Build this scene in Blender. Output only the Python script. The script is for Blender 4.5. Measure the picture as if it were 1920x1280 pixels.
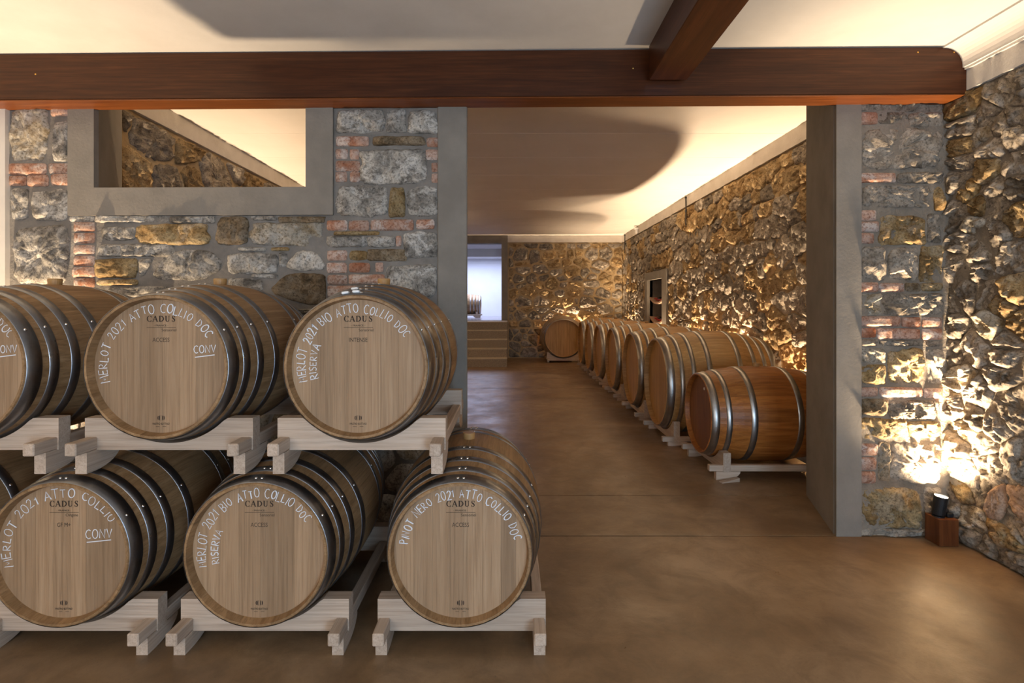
import bpy, math, random
from mathutils import Vector, Matrix, noise, Euler
PI = math.pi
for o in list(bpy.data.objects):
    bpy.data.objects.remove(o)
SC = bpy.context.scene
COL = SC.collection
random.seed(7)

# ------------------------------------------------------------------ camera, world, light, exposure
CAM_H, FPX, VPX, VPY = 1.40, 1007.0, 957.0, 572.0
cd = bpy.data.cameras.new('camera'); cam = bpy.data.objects.new('camera', cd); COL.objects.link(cam)
cam.location = (0, 0, CAM_H); cam.rotation_euler = (PI/2, 0, 0)
cd.sensor_width = 36; cd.lens = FPX/1920*36
cd.shift_x = (960-VPX)/1920; cd.shift_y = -(640-VPY)/1920
cd.clip_start = 0.05; cd.clip_end = 100
SC.camera = cam
w = bpy.data.worlds.new('world'); SC.world = w; w.use_nodes = True
w.node_tree.nodes['Background'].inputs[0].default_value = (0.60, 0.74, 1.0, 1)
w.node_tree.nodes['Background'].inputs[1].default_value = 0.6
SC.view_settings.view_transform = 'Standard'; SC.view_settings.look = 'None'
SC.view_settings.gamma = 1.0; SC.view_settings.use_curve_mapping = False
SC.view_settings.exposure = 0.45

def area_light(name, loc, rot, sx, sy, power, color):
    l = bpy.data.lights.new(name, 'AREA'); l.shape = 'RECTANGLE'; l.size = sx; l.size_y = sy
    l.energy = power; l.color = color
    o = bpy.data.objects.new(name, l); COL.objects.link(o); o.location = loc; o.rotation_euler = rot
    return o
def spot_light(name, loc, target, power, color, angle, blend=0.6, radius=0.03):
    l = bpy.data.lights.new(name, 'SPOT'); l.energy = power; l.color = color
    l.spot_size = math.radians(angle); l.spot_blend = blend; l.shadow_soft_size = radius
    o = bpy.data.objects.new(name, l); COL.objects.link(o); o.location = loc
    d = Vector(target)-Vector(loc); o.rotation_euler = d.to_track_quat('-Z', 'Y').to_euler()
    return o
WARM_N = (1.0, 0.76, 0.50); WARM_F = (1.0, 0.73, 0.47); COOL = (1.0, 0.96, 0.92); BLUE = (0.50, 0.73, 1.0)
# daylight through the glazed openings in the wall behind the camera
area_light('daylight_left', (-1.9, -2.9, 1.45), (PI/2, 0, 0), 2.2, 1.6, 50, COOL)
area_light('daylight_right', (1.55, -2.9, 0.9), (PI/2, 0, 0.12), 1.2, 1.6, 100, BLUE)
# the near room's second floor spot, behind the stacked barrels by the left wall
spot_light('uplight_near_left', (-3.0, 3.10, 0.25), (-3.0, 2.85, 2.6), 330, WARM_N, 116, 1.0)
# added unseen fill along the near room's side walls, raising its warm ambient light
for (xx, yy) in ((2.47, 0.1), (-3.7, -0.4), (2.47, -2.2)):
    spot_light('warm_fill_near', (xx, yy, 0.25), (xx, yy, 2.6), 150, WARM_N, 120, 1.0)
# floor spots washing the far room's stone walls from behind the barrels
for i, (yy, p) in enumerate(((5.27, 215), (6.80, 400), (8.55, 390), (10.2, 330), (12.95, 380))):
    spot_light('uplight_far_right', (2.865, yy, 0.22), (3.50, yy, 2.6), p, WARM_F, 120, 1.0)
for yy in (5.4, 8.2, 11.0):
    spot_light('uplight_far_left', (-3.08, yy, 0.22), (-3.6, yy, 2.6), 350, WARM_F, 110, 1.0)
spot_light('uplight_far_wall', (1.58, 14.13, 0.22), (1.58, 14.7, 2.6), 350, WARM_F, 120, 1.0)
# fluorescent light of the room up the stairs
area_light('upper_room_light', (-1.2, 17.4, 3.0), (0, 0, 0), 3.0, 2.0, 150, (0.62, 0.70, 1.0))

# ------------------------------------------------------------------ materials
class NT:
    def __init__(s, name):
        s.m = bpy.data.materials.new(name); s.m.use_nodes = True
        s.t = s.m.node_tree; s.n = s.t.nodes; s.l = s.t.links
        s.b = s.n['Principled BSDF']
    def put(s, sock, v):
        if isinstance(v, bpy.types.NodeSocket): s.l.new(v, sock)
        elif v is not None:
            if hasattr(sock.default_value, '__len__') and not isinstance(v, (tuple, list)): v = (v,)*len(sock.default_value)
            if hasattr(sock.default_value, '__len__') and len(sock.default_value) == 4 and len(v) == 3: v = (*v, 1)
            sock.default_value = v
    def node(s, typ, out=0, props=None, **ins):
        nd = s.n.new(typ)
        for k, v in (props or {}).items(): setattr(nd, k, v)
        for k, v in ins.items():
            key = int(k[1:]) if k[0] == '_' else k
            s.put(nd.inputs[key], v)
        return nd.outputs[out]
    def coord(s): return s.node('ShaderNodeTexCoord', 'Object')
    def rand(s): return s.node('ShaderNodeObjectInfo', 'Random')
    def math(s, op, a, b=0.0, clamp=False): return s.node('ShaderNodeMath', 0, {'operation': op, 'use_clamp': clamp}, _0=a, _1=b)
    def vmath(s, op, a, b): return s.node('ShaderNodeVectorMath', 0, {'operation': op}, _0=a, _1=b)
    def noise(s, v, scale, detail=4, rough=0.6, dist=0.0):
        return s.node('ShaderNodeTexNoise', 'Fac', None, Vector=v, Scale=scale, Detail=detail, Roughness=rough, Distortion=dist)
    def ramp(s, f, stops):
        nd = s.n.new('ShaderNodeValToRGB'); e = nd.color_ramp.elements
        while len(e) < len(stops): e.new(0.5)
        for i, (p, c) in enumerate(stops):
            e[i].position = p; e[i].color = (*c, 1) if len(c) == 3 else c
        s.l.new(f, nd.inputs[0]); return nd.outputs[0]
    def mix(s, f, a, b, mode='MIX'):
        nd = s.n.new('ShaderNodeMix'); nd.data_type = 'RGBA'; nd.blend_type = mode
        s.put(nd.inputs[0], f); s.put(nd.inputs[6], a); s.put(nd.inputs[7], b); return nd.outputs[2]
    def maprange(s, v, a, b, c, d): return s.node('ShaderNodeMapRange', 0, None, _0=v, _1=a, _2=b, _3=c, _4=d)
    def offs(s, k=17.0):
        r = s.rand(); v = s.node('ShaderNodeCombineXYZ', 0, None, X=s.math('MULTIPLY', r, k), Y=s.math('MULTIPLY', r, k*2.3), Z=s.math('MULTIPLY', r, k*1.7))
        return s.vmath('ADD', s.coord(), v)
    def out(s, color, rough=0.7, bump=None, bstr=0.5, bdist=0.01, metal=0.0, spec=None, **kw):
        s.put(s.b.inputs['Base Color'], color); s.put(s.b.inputs['Roughness'], rough); s.put(s.b.inputs['Metallic'], metal)
        if spec is not None: s.put(s.b.inputs['Specular IOR Level'], spec)
        for k, v in kw.items(): s.put(s.b.inputs[k.replace('_', ' ')], v)
        if bump is not None:
            bn = s.node('ShaderNodeBump', 0, None, Height=bump, Strength=bstr, Distance=bdist)
            s.l.new(bn, s.b.inputs['Normal'])
        return s.m

def stone_mat(name, cols, white=0.35, wcol=(0.62, 0.59, 0.54), val=(0.75, 1.25), bscale=24, bstr=0.55):
    s = NT(name); v = s.offs()
    n1 = s.noise(v, 7.0, 8, 0.68, 0.6)
    c = s.ramp(n1, [(0.32, cols[0]), (0.45, cols[1]), (0.57, cols[2]), (0.74, cols[1])])
    n2 = s.noise(v, 5.5, 6, 0.72, 1.0)
    wf = s.ramp(n2, [(0.52, (0, 0, 0)), (0.60, (1, 1, 1))])
    c = s.mix(s.math('MULTIPLY', wf, white), c, wcol)
    n3 = s.noise(v, 70, 5, 0.75)
    c = s.mix(s.ramp(n3, [(0.36, (0.75, 0.75, 0.75)), (0.52, (0, 0, 0))]), c, (cols[0][0]*.5, cols[0][1]*.5, cols[0][2]*.5))
    hs = s.node('ShaderNodeHueSaturation', 0, None, Value=s.maprange(s.rand(), 0, 1, *val), Color=c)
    b1 = s.noise(v, bscale, 10, 0.72, 0.3); b2 = s.noise(v, bscale*5, 6, 0.7)
    h = s.math('ADD', b1, s.math('MULTIPLY', b2, 0.25))
    return s.out(hs, 0.92, h, bstr, 0.025, spec=0.2)

def plain_noise_mat(name, c1, c2, scale=6, rough=0.85, bscale=60, bstr=0.25, bdist=0.006, spec=0.3):
    s = NT(name); v = s.coord()
    c = s.ramp(s.noise(v, scale, 6, 0.6), [(0.35, c1), (0.65, c2)])
    h = s.math('ADD', s.noise(v, bscale, 6, 0.65), s.math('MULTIPLY', s.noise(v, bscale*.18, 4, 0.5), 1.2))
    return s.out(c, rough, h, bstr, bdist, spec=spec)

def wood_mat(name, cols, axis='Y', stretch=18.0, rough=0.6, val=(0.82, 1.15), bstr=0.25, rings=True, sat=1.0, randomize=True, coat=0.0, spec=0.35):
    s = NT(name); v = s.offs() if randomize else s.coord()
    sc = {'X': (1, stretch, stretch), 'Y': (stretch, 1, stretch), 'Z': (stretch, stretch, 1)}[axis]
    vs = s.vmath('MULTIPLY', v, sc)
    n1 = s.noise(vs, 2.2, 8, 0.62, 0.4)
    c = s.ramp(n1, [(0.26, cols[0]), (0.5, cols[1]), (0.74, cols[2])])
    if rings:
        vb = s.vmath('MULTIPLY', v, {'X': (.5, 6, 6), 'Y': (6, .5, 6), 'Z': (6, 6, .5)}[axis])
        wv = s.node('ShaderNodeTexWave', 'Fac', {'wave_type': 'RINGS', 'rings_direction': axis}, Vector=vb, Scale=2.2, Distortion=5.0, Detail=3.0)
        c = s.mix(s.math('MULTIPLY', wv, 0.30), c, cols[0])
    fine = s.noise(s.vmath('MULTIPLY', v, {'X': (3, 160, 160), 'Y': (160, 3, 160), 'Z': (160, 160, 3)}[axis]), 1.0, 3, 0.6)
    c = s.mix(s.ramp(fine, [(0.38, (0.4, 0.4, 0.4)), (0.5, (0, 0, 0))]), c, (cols[0][0]*.65, cols[0][1]*.65, cols[0][2]*.65))
    blot = s.noise(v, 3.5, 4, 0.6)
    c = s.mix(s.math('MULTIPLY', s.ramp(blot, [(0.5, (0, 0, 0)), (0.75, (1, 1, 1))]), 0.22), c, cols[0])
    if randomize:
        r = s.rand()
        c = s.node('ShaderNodeHueSaturation', 0, None, Value=s.maprange(r, 0, 1, *val), Saturation=sat, Color=c)
    return s.out(c, rough, s.math('ADD', n1, fine), bstr, 0.003, spec=spec, Coat_Weight=coat, Coat_Roughness=0.25)

def metal_mat(name, col, rough=0.35, streak=0.1):
    s = NT(name); v = s.coord()
    n = s.noise(v, 7, 6, 0.65)
    c = s.mix(s.ramp(n, [(0.35, (0, 0, 0)), (0.7, (1, 1, 1))]), col, tuple(x*0.62 for x in col))
    r = s.maprange(s.noise(v, 14, 5, 0.6), 0.3, 0.7, rough-streak, rough+streak)
    return s.out(c, r, s.noise(v, 30, 4, 0.6), 0.06, 0.003, metal=1.0)

def flat_mat(name, col, rough=0.6, metal=0.0, emit=None, estr=0.0, spec=0.4):
    s = NT(name); s.out(tuple(col), rough, metal=metal, spec=spec)
    if emit:
        s.put(s.b.inputs['Emission Color'], emit); s.put(s.b.inputs['Emission Strength'], estr)
    return s.m

M = {}
M['g'] = stone_mat('grey_limestone', [(0.088, 0.080, 0.070), (0.25, 0.227, 0.196), (0.48, 0.442, 0.385)], 0.7)
M['m'] = stone_mat('mottled_limestone', [(0.17, 0.12, 0.06), (0.32, 0.26, 0.18), (0.46, 0.42, 0.35)], 0.55)
M['o'] = stone_mat('ochre_sandstone', [(0.12, 0.068, 0.024), (0.28, 0.18, 0.078), (0.40, 0.295, 0.155)], 0.32, (0.50, 0.45, 0.36))
M['d'] = stone_mat('brown_sandstone', [(0.09, 0.06, 0.03), (0.19, 0.135, 0.08), (0.28, 0.22, 0.15)], 0.22, (0.42, 0.38, 0.32))
M['b'] = stone_mat('old_brick', [(0.30, 0.11, 0.055), (0.42, 0.23, 0.155), (0.50, 0.36, 0.29)], 0.85, (0.58, 0.51, 0.46), (0.85, 1.15), 30, 0.45)
M['w'] = stone_mat('warm_grey_stone', [(0.115, 0.092, 0.068), (0.24, 0.20, 0.155), (0.36, 0.31, 0.25)], 0.30, (0.50, 0.45, 0.38))
M['fg'] = stone_mat('slate_grey_stone', [(0.13, 0.112, 0.092), (0.29, 0.245, 0.195), (0.45, 0.39, 0.31)], 0.25, (0.42, 0.36, 0.28), (0.65, 1.3))
M['fo'] = stone_mat('tawny_stone', [(0.20, 0.115, 0.045), (0.40, 0.27, 0.13), (0.52, 0.39, 0.22)], 0.25, (0.46, 0.38, 0.26), (0.7, 1.25))
M['t'] = stone_mat('terracotta_tile', [(0.36, 0.22, 0.14), (0.45, 0.30, 0.20), (0.52, 0.38, 0.28)], 0.2, (0.5, 0.42, 0.34), (0.9, 1.1), 30, 0.3)
M['mortar'] = plain_noise_mat('grey_mortar', (0.165, 0.148, 0.13), (0.255, 0.232, 0.205), 5, 0.95, 45, 0.6, 0.012, 0.2)
M['mortar_warm'] = plain_noise_mat('warm_grey_mortar', (0.20, 0.168, 0.132), (0.32, 0.275, 0.22), 5, 0.95, 38, 0.9, 0.02, 0.2)
M['mortar_far'] = plain_noise_mat('sand_mortar', (0.42, 0.30, 0.165), (0.56, 0.43, 0.26), 5, 0.95, 45, 0.6, 0.012, 0.2)
M['plaster'] = plain_noise_mat('white_plaster', (0.62, 0.585, 0.54), (0.67, 0.635, 0.59), 3, 0.9, 70, 0.12, 0.005, 0.2)
M['board'] = plain_noise_mat('painted_ceiling_board', (0.76, 0.71, 0.645), (0.80, 0.75, 0.69), 2, 0.8, 90, 0.04, 0.003, 0.2)
M['band'] = plain_noise_mat('rough_white_band', (0.56, 0.52, 0.47), (0.64, 0.60, 0.55), 4, 0.9, 50, 0.35, 0.008, 0.2)
M['concrete'] = plain_noise_mat('grey_render', (0.20, 0.178, 0.15), (0.25, 0.224, 0.19), 4, 0.85, 55, 0.22, 0.008, 0.3)
M['rise'] = plain_noise_mat('bush_hammered_stone', (0.20, 0.16, 0.115), (0.36, 0.29, 0.21), 90, 0.9, 120, 0.6, 0.01, 0.2)
M['tread'] = plain_noise_mat('tread_stone', (0.45, 0.37, 0.27), (0.52, 0.44, 0.33), 30, 0.85, 120, 0.2, 0.004, 0.2)
def floor_mat():
    s = NT('polished_concrete'); v = s.coord()
    n1 = s.noise(v, 1.1, 8, 0.62, 0.8); n2 = s.noise(v, 5.0, 8, 0.7, 0.5); n3 = s.noise(v, 60, 5, 0.7)
    c = s.ramp(n1, [(0.33, (0.165, 0.10, 0.051)), (0.50, (0.25, 0.16, 0.085)), (0.67, (0.34, 0.235, 0.14))])
    c = s.mix(s.math('MULTIPLY', s.ramp(n2, [(0.38, (1, 1, 1)), (0.58, (0, 0, 0))]), 0.6), c, (0.14, 0.088, 0.047))
    c = s.mix(s.ramp(n3, [(0.28, (0.6, 0.6, 0.6)), (0.38, (0, 0, 0))]), c, (0.09, 0.06, 0.04))
    r = s.maprange(s.noise(v, 3.0, 7, 0.7), 0.3, 0.7, 0.27, 0.50)
    h = s.math('ADD', s.noise(v, 12, 8, 0.6), s.math('MULTIPLY', n3, 0.25))
    return s.out(c, r, h, 0.16, 0.01, spec=0.42)
M['floor'] = floor_mat()
M['stave'] = wood_mat('oak_stave', [(0.20, 0.108, 0.044), (0.31, 0.182, 0.084), (0.39, 0.245, 0.125)], 'Y', 16, 0.55)
M['head'] = wood_mat('oak_head', [(0.30, 0.186, 0.100), (0.375, 0.242, 0.138), (0.44, 0.302, 0.182)], 'Z', 20, 0.6, (0.74, 1.08))
M['stave_gold'] = wood_mat('golden_oak_stave', [(0.33, 0.17, 0.055), (0.47, 0.265, 0.092), (0.57, 0.35, 0.145)], 'Y', 16, 0.5, (0.9, 1.1))
M['head_gold'] = wood_mat('golden_oak_head', [(0.31, 0.165, 0.05), (0.46, 0.26, 0.09), (0.55, 0.33, 0.13)], 'Z', 20, 0.5, (0.88, 1.1))
M['stave_red'] = wood_mat('red_brown_stave', [(0.23, 0.072, 0.014), (0.39, 0.138, 0.028), (0.49, 0.20, 0.048)], 'Y', 16, 0.4, (0.85, 1.15))
M['head_red'] = wood_mat('red_brown_head', [(0.13, 0.045, 0.015), (0.22, 0.085, 0.03), (0.29, 0.12, 0.045)], 'Z', 20, 0.5, (0.9, 1.1))
M['pine_x'] = wood_mat('pale_ash_x', [(0.42, 0.31, 0.225), (0.52, 0.405, 0.31), (0.60, 0.49, 0.39)], 'X', 22, 0.65, (0.88, 1.08), 0.2)
M['pine_y'] = wood_mat('pale_ash_y', [(0.42, 0.31, 0.225), (0.52, 0.405, 0.31), (0.60, 0.49, 0.39)], 'Y', 22, 0.65, (0.88, 1.08), 0.2)
M['cherry_x'] = wood_mat('cherry_laminate_x', [(0.034, 0.0085, 0.0022), (0.066, 0.0185, 0.0046), (0.100, 0.031, 0.0082)], 'X', 14, 0.38, bstr=0.05, randomize=False, spec=0.3)
M['cherry_y'] = wood_mat('cherry_laminate_y', [(0.034, 0.0085, 0.0022), (0.066, 0.0185, 0.0046), (0.100, 0.031, 0.0082)], 'Y', 14, 0.38, bstr=0.05, randomize=False, spec=0.3)
M['cherry_z'] = wood_mat('cherry_laminate_z', [(0.065, 0.019, 0.006), (0.125, 0.04, 0.012), (0.18, 0.066, 0.02)], 'Z', 14, 0.38, bstr=0.05, randomize=False, spec=0.3)
M['cherry_lit'] = wood_mat('cherry_laminate_lit', [(0.085, 0.022, 0.0045), (0.15, 0.043, 0.0085), (0.21, 0.066, 0.014)], 'X', 14, 0.38, bstr=0.05, randomize=False, spec=0.3)  # the beam's cherry, lighter and more orange: lamp glow painted into the colour
M['hoop'] = metal_mat('dark_hoop_steel', (0.31, 0.32, 0.34), 0.36)
M['hoop_zinc'] = metal_mat('galvanised_hoop', (0.52, 0.51, 0.49), 0.38)
M['rivet'] = flat_mat('rivet_steel', (0.75, 0.75, 0.75), 0.25, 1.0)
M['bung'] = flat_mat('amber_silicone', (0.42, 0.24, 0.09), 0.45)
M['chalk'] = flat_mat('white_chalk', (0.72, 0.74, 0.78), 0.9)
M['print'] = flat_mat('burnt_print', (0.030, 0.018, 0.012), 0.8)
M['print_soft'] = flat_mat('faded_print', (0.07, 0.045, 0.028), 0.8)
M['white'] = flat_mat('white_plastic', (0.8, 0.8, 0.78), 0.4)
M['black'] = flat_mat('black_metal', (0.012, 0.012, 0.013), 0.38)
M['strap'] = flat_mat('black_strap', (0.015, 0.014, 0.014), 0.6)
M['lens'] = flat_mat('lit_lens', (0.9, 0.85, 0.75), 0.3, 0, (1.0, 0.86, 0.66), 30.0)
M['bottle'] = flat_mat('dark_glass', (0.012, 0.012, 0.010), 0.12, spec=0.6)
M['capsule'] = flat_mat('red_foil', (0.36, 0.012, 0.012), 0.35)
M['shelf'] = plain_noise_mat('terracotta_shelf', (0.36, 0.22, 0.15), (0.46, 0.31, 0.22), 12, 0.85, 60, 0.2)
M['upper'] = plain_noise_mat('upper_room_paint', (0.66, 0.67, 0.70), (0.70, 0.71, 0.74), 2, 0.8, 90, 0.05)
M['upper_floor'] = flat_mat('glossy_upper_floor', (0.22, 0.19, 0.20), 0.18)
M['brass'] = flat_mat('brass_screw', (0.75, 0.45, 0.12), 0.3, 1.0)

# ------------------------------------------------------------------ helpers
def mesh(name, verts, faces, mat=None, smooth=False):
    me = bpy.data.meshes.new(name); me.from_pydata([tuple(v) for v in verts], [], faces); me.update()
    if mat: me.materials.append(M[mat] if isinstance(mat, str) else mat)
    if smooth: me.polygons.foreach_set('use_smooth', [True]*len(me.polygons))
    return me
def obj(name, me, parent=None, loc=(0, 0, 0), rot=(0, 0, 0)):
    o = bpy.data.objects.new(name, me); COL.objects.link(o)
    o.parent = parent; o.location = loc; o.rotation_euler = rot
    return o
def tag(o, label, cat, group=None):
    o['label'] = label; o['category'] = cat
    if group: o['group'] = group
    return o
def struct(o): o['kind'] = 'structure'; return o
class MB:
    def __init__(s): s.v = []; s.f = []
    def box(s, x0, y0, z0, x1, y1, z1):
        b = len(s.v)
        s.v += [(x0, y0, z0), (x1, y0, z0), (x1, y1, z0), (x0, y1, z0), (x0, y0, z1), (x1, y0, z1), (x1, y1, z1), (x0, y1, z1)]
        s.f += [tuple(b+i for i in q) for q in ((3, 2, 1, 0), (4, 5, 6, 7), (0, 1, 5, 4), (1, 2, 6, 5), (2, 3, 7, 6), (3, 0, 4, 7))]
        return s
    def bbox(s, x0, y0, z0, x1, y1, z1, c=0.004):
        # box with chamfered edges: three nested slabs sharing an octagonal-ish profile
        b = len(s.v); xs = (x0, x0+c, x1-c, x1); ys = (y0, y0+c, y1-c, y1); zs = (z0, z0+c, z1-c, z1)
        idx = {}
        def V(i, j, k):
            if (i, j, k) not in idx: idx[(i, j, k)] = len(s.v); s.v.append((xs[i], ys[j], zs[k]))
            return idx[(i, j, k)]
        F = s.f
        for (k, fl) in ((0, 1), (3, 0)):
            q = [V(1, 1, k), V(2, 1, k), V(2, 2, k), V(1, 2, k)]; F.append(tuple(q[::-1] if fl else q))
            q = [V(1, k, 1), V(1, k, 2), V(2, k, 2), V(2, k, 1)]; F.append(tuple(q[::-1] if fl else q))
            q = [V(k, 1, 1), V(k, 2, 1), V(k, 2, 2), V(k, 1, 2)]; F.append(tuple(q[::-1] if fl else q))
        for a in (0, 3):
            for bb in (0, 3):
                a1 = 1 if a == 0 else 2; b1 = 1 if bb == 0 else 2
                F.append((V(a, b1, 1), V(a1, bb, 1), V(a1, bb, 2), V(a, b1, 2)))
                F.append((V(a, 1, b1), V(a1, 1, bb), V(a1, 2, bb), V(a, 2, b1)))
                F.append((V(1, a, b1), V(1, a1, bb), V(2, a1, bb), V(2, a, b1)))
                for c3 in (0, 3):
                    c1 = 1 if c3 == 0 else 2
                    F.append((V(a, b1, c1), V(a1, bb, c1), V(a1, b1, c3)))
        return s
    def prism(s, pts, axis, a0, a1):
        # pts: 2D outline; extruded along axis from a0 to a1
        b = len(s.v); n = len(pts)
        for a in (a0, a1):
            for (p, q) in pts:
                s.v.append((a, p, q) if axis == 'X' else ((p, a, q) if axis == 'Y' else (p, q, a)))
        for i in range(n):
            j = (i+1) % n; s.f.append((b+i, b+j, b+n+j, b+n+i))
        s.f.append(tuple(b+i for i in range(n))[::-1]); s.f.append(tuple(b+n+i for i in range(n)))
        return s
    def lathe(s, prof, seg=24, axis='Z', closed=False):
        b = len(s.v); n = len(prof)
        for i in range(seg):
            a = 2*PI*i/seg; c, d = math.cos(a), math.sin(a)
            for (r, h) in prof:
                s.v.append((r*c, r*d, h) if axis == 'Z' else (r*c, h, r*d))
        for i in range(seg):
            i2 = (i+1) % seg
            for k in range(n if closed else n-1):
                k2 = (k+1) % n
                q = (b+i*n+k, b+i2*n+k, b+i2*n+k2, b+i*n+k2)
                s.f.append(q if axis == 'Z' else q[::-1])
        return s
    def grid_cap(s): return s
    def me(s, name, mat, smooth=False): 
        m = mesh(name, s.v, s.f, mat, smooth)
        import bmesh
        bm = bmesh.new(); bm.from_mesh(m); bmesh.ops.recalc_face_normals(bm, faces=bm.faces); bm.to_mesh(m); bm.free()
        if smooth: m.polygons.foreach_set('use_smooth', [True]*len(m.polygons))
        return m

# ------------------------------------------------------------------ stone masonry
def fbm(p, oct=3):
    return noise.fractal(p, 1.0, 2.0, oct)
def clip_poly(poly, nx, ny, d):      # keep nx*x+ny*y <= d
    out = []
    for i in range(len(poly)):
        a = poly[i]; b = poly[(i+1) % len(poly)]
        da = nx*a[0]+ny*a[1]-d; db = nx*b[0]+ny*b[1]-d
        if da <= 0: out.append(a)
        if (da < 0 < db) or (db < 0 < da):
            t = da/(da-db); out.append((a[0]+(b[0]-a[0])*t, a[1]+(b[1]-a[1])*t))
    return out
def power_cells(seeds, box, an=1.5):
    # seeds: (u, z, weight, kind); anisotropic power diagram inside box (u0,z0,u1,z1)
    cells = []
    S = [(u/an, z, wt, k) for (u, z, wt, k) in seeds]
    B = (box[0]/an, box[1], box[2]/an, box[3])
    for i, (u, z, wt, k) in enumerate(S):
        poly = [(B[0], B[1]), (B[2], B[1]), (B[2], B[3]), (B[0], B[3])]
        near = sorted(((uu-u)**2+(zz-z)**2, uu, zz, ww) for j, (uu, zz, ww, _) in enumerate(S) if j != i and abs(uu-u) < 1.0 and abs(zz-z) < 1.0)[:28]
        for (d2, uu, zz, ww) in near:
            nx, ny = uu-u, zz-z
            poly = clip_poly(poly, nx, ny, (uu*uu+zz*zz-u*u-z*z+wt-ww)/2)
            if len(poly) < 3: break
        if len(poly) >= 3: cells.append(([(x*an, y) for x, y in poly], k))
    return cells
def inset_convex(poly, g):
    n = len(poly); area = sum(poly[i][0]*poly[(i+1) % n][1]-poly[(i+1) % n][0]*poly[i][1] for i in range(n))
    sg = 1 if area > 0 else -1; out = list(poly)
    for i in range(n):
        a = poly[i]; b = poly[(i+1) % n]; dx, dy = b[0]-a[0], b[1]-a[1]; L = math.hypot(dx, dy)
        if L < 1e-6: continue
        nx, ny = sg*dy/L, -sg*dx/L
        out = clip_poly(out, nx, ny, nx*a[0]+ny*a[1]-g)
        if len(out) < 3: return []
    return out
def stone_mesh(poly, kind, proud, rough, res, mat, cut=2, jag=0.06, seed=0.0, groove=False, crag=0.5, flat=False):
    # rough-faced stone: rings from the outline to the centre, pushed out of the wall plane (-y)
    for _ in range(cut):
        q = []
        n = len(poly)
        for i in range(n):
            a, b = poly[i], poly[(i+1) % n]
            k = 0.14
            q += [(a[0]+(b[0]-a[0])*k, a[1]+(b[1]-a[1])*k), (b[0]+(a[0]-b[0])*k, b[1]+(a[1]-b[1])*k)]
        poly = q
    per = sum(math.dist(poly[i], poly[(i+1) % len(poly)]) for i in range(len(poly)))
    N = max(14, min(84, int(per/res)))
    pts = []; step = per/N; acc = 0.0; i = 0; pos = 0.0
    seglen = [math.dist(poly[i], poly[(i+1) % len(poly)]) for i in range(len(poly))]
    for k in range(N):
        t = k*step
        while t > acc+seglen[i] and i < len(poly)-1: acc += seglen[i]; i += 1
        f = (t-acc)/seglen[i] if seglen[i] > 1e-9 else 0
        a, b = poly[i], poly[(i+1) % len(poly)]
        pts.append((a[0]+(b[0]-a[0])*f, a[1]+(b[1]-a[1])*f))
    cx = sum(p[0] for p in pts)/N; cz = sum(p[1] for p in pts)/N
    rad = sum(math.dist(p, (cx, cz)) for p in pts)/N
    rings = max(3, min(9, int(rad/res)))
    ts = [1.0, 1.0, 0.96] + [0.96*(1-(k+1)/(rings+0.35)) for k in range(rings)]
    hs = random.uniform(0.8, 1.2); tu = random.uniform(-.14, .14)*rough*30; tz = random.uniform(-.14, .14)*rough*30
    if kind == 'b': hs = random.uniform(.85, 1.1); tu *= .4; tz *= .4
    V = []; F = []
    for r, t in enumerate(ts):
        for (x, z) in pts:
            dx, dz = x-cx, z-cz
            j = 1+jag*noise.noise(Vector((x*16+seed, z*16, seed)))*(1 if kind != 'b' else .5) + jag*.8*noise.noise(Vector((x*42+seed, z*42, seed+5)))*(1 if kind != 'b' else .6)
            X, Z = dx*t*j, dz*t*j
            if r == 0: y = 0.035
            else:
                p = Vector((x*0+cx+X, seed*0.37, cz+Z))
                e = min(1.0, (1-t)*rad/0.035) if r > 1 else 0.0
                e = e*(2-e)
                h = proud*hs*(0.28+0.72*e)
                nn = fbm(p*7.0, 3)*rough + (0.5-abs(noise.noise(p*13.0+Vector((3, 1, 7)))))*rough*0.9 + noise.noise(p*34.0)*rough*0.36
                if kind != 'b':
                    pw = p*11.0+Vector((noise.noise(p*9.0), 0, noise.noise(p*9.0+Vector((9, 4, 2)))))*1.4
                    nn += ((noise.cell(pw)-.5)*.75 + (noise.cell(pw*2.3+Vector((7, 3, 1)))-.5)*.5)*rough*crag
                if groove: nn = 0.006*math.sin((cx+X)*2*PI/0.014)
                y = -(h + nn*(0.3+0.7*e) + (tu*X+tz*Z)*(0.3+0.7*e))
                if y > 0.01: y = 0.01
            V.append((X, y, Z))
    for r in range(len(ts)-1):
        for k in range(N):
            k2 = (k+1) % N; F.append((r*N+k, r*N+k2, (r+1)*N+k2, (r+1)*N+k))
    c = len(V); last = (len(ts)-1)*N
    V.append((0, sum(V[last+k][1] for k in range(N))/N, 0))
    F += [(last+k, last+(k+1) % N, c) for k in range(N)]
    # orient outwards (-y)
    a = Vector(V[F[-1][1]])-Vector(V[F[-1][0]]); b = Vector(V[F[-1][2]])-Vector(V[F[-1][0]])
    if a.cross(b).y > 0: F = [f[::-1] for f in F]
    me = mesh('stone', V, F, mat, not flat)
    return me, (cx, 0, cz)
SEED = [0.0]
def lay_stone(wall, poly, kind, proud=0.022, rough=0.014, res=0.022, matkey=None, cut=2, jag=0.06, groove=False, crag=0.5, flat=False):
    SEED[0] += 1.73
    nm = 'brick' if kind == 'b' else ('tile' if kind == 't' else 'stone')
    if kind == 'b': proud, rough, jag, cut = proud*.75, .0045, .03, 1
    me, loc = stone_mesh(poly, kind, proud, rough, res, M[matkey or kind], cut, jag, SEED[0], groove, crag, flat)
    return obj(nm, me, wall, loc)
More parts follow.
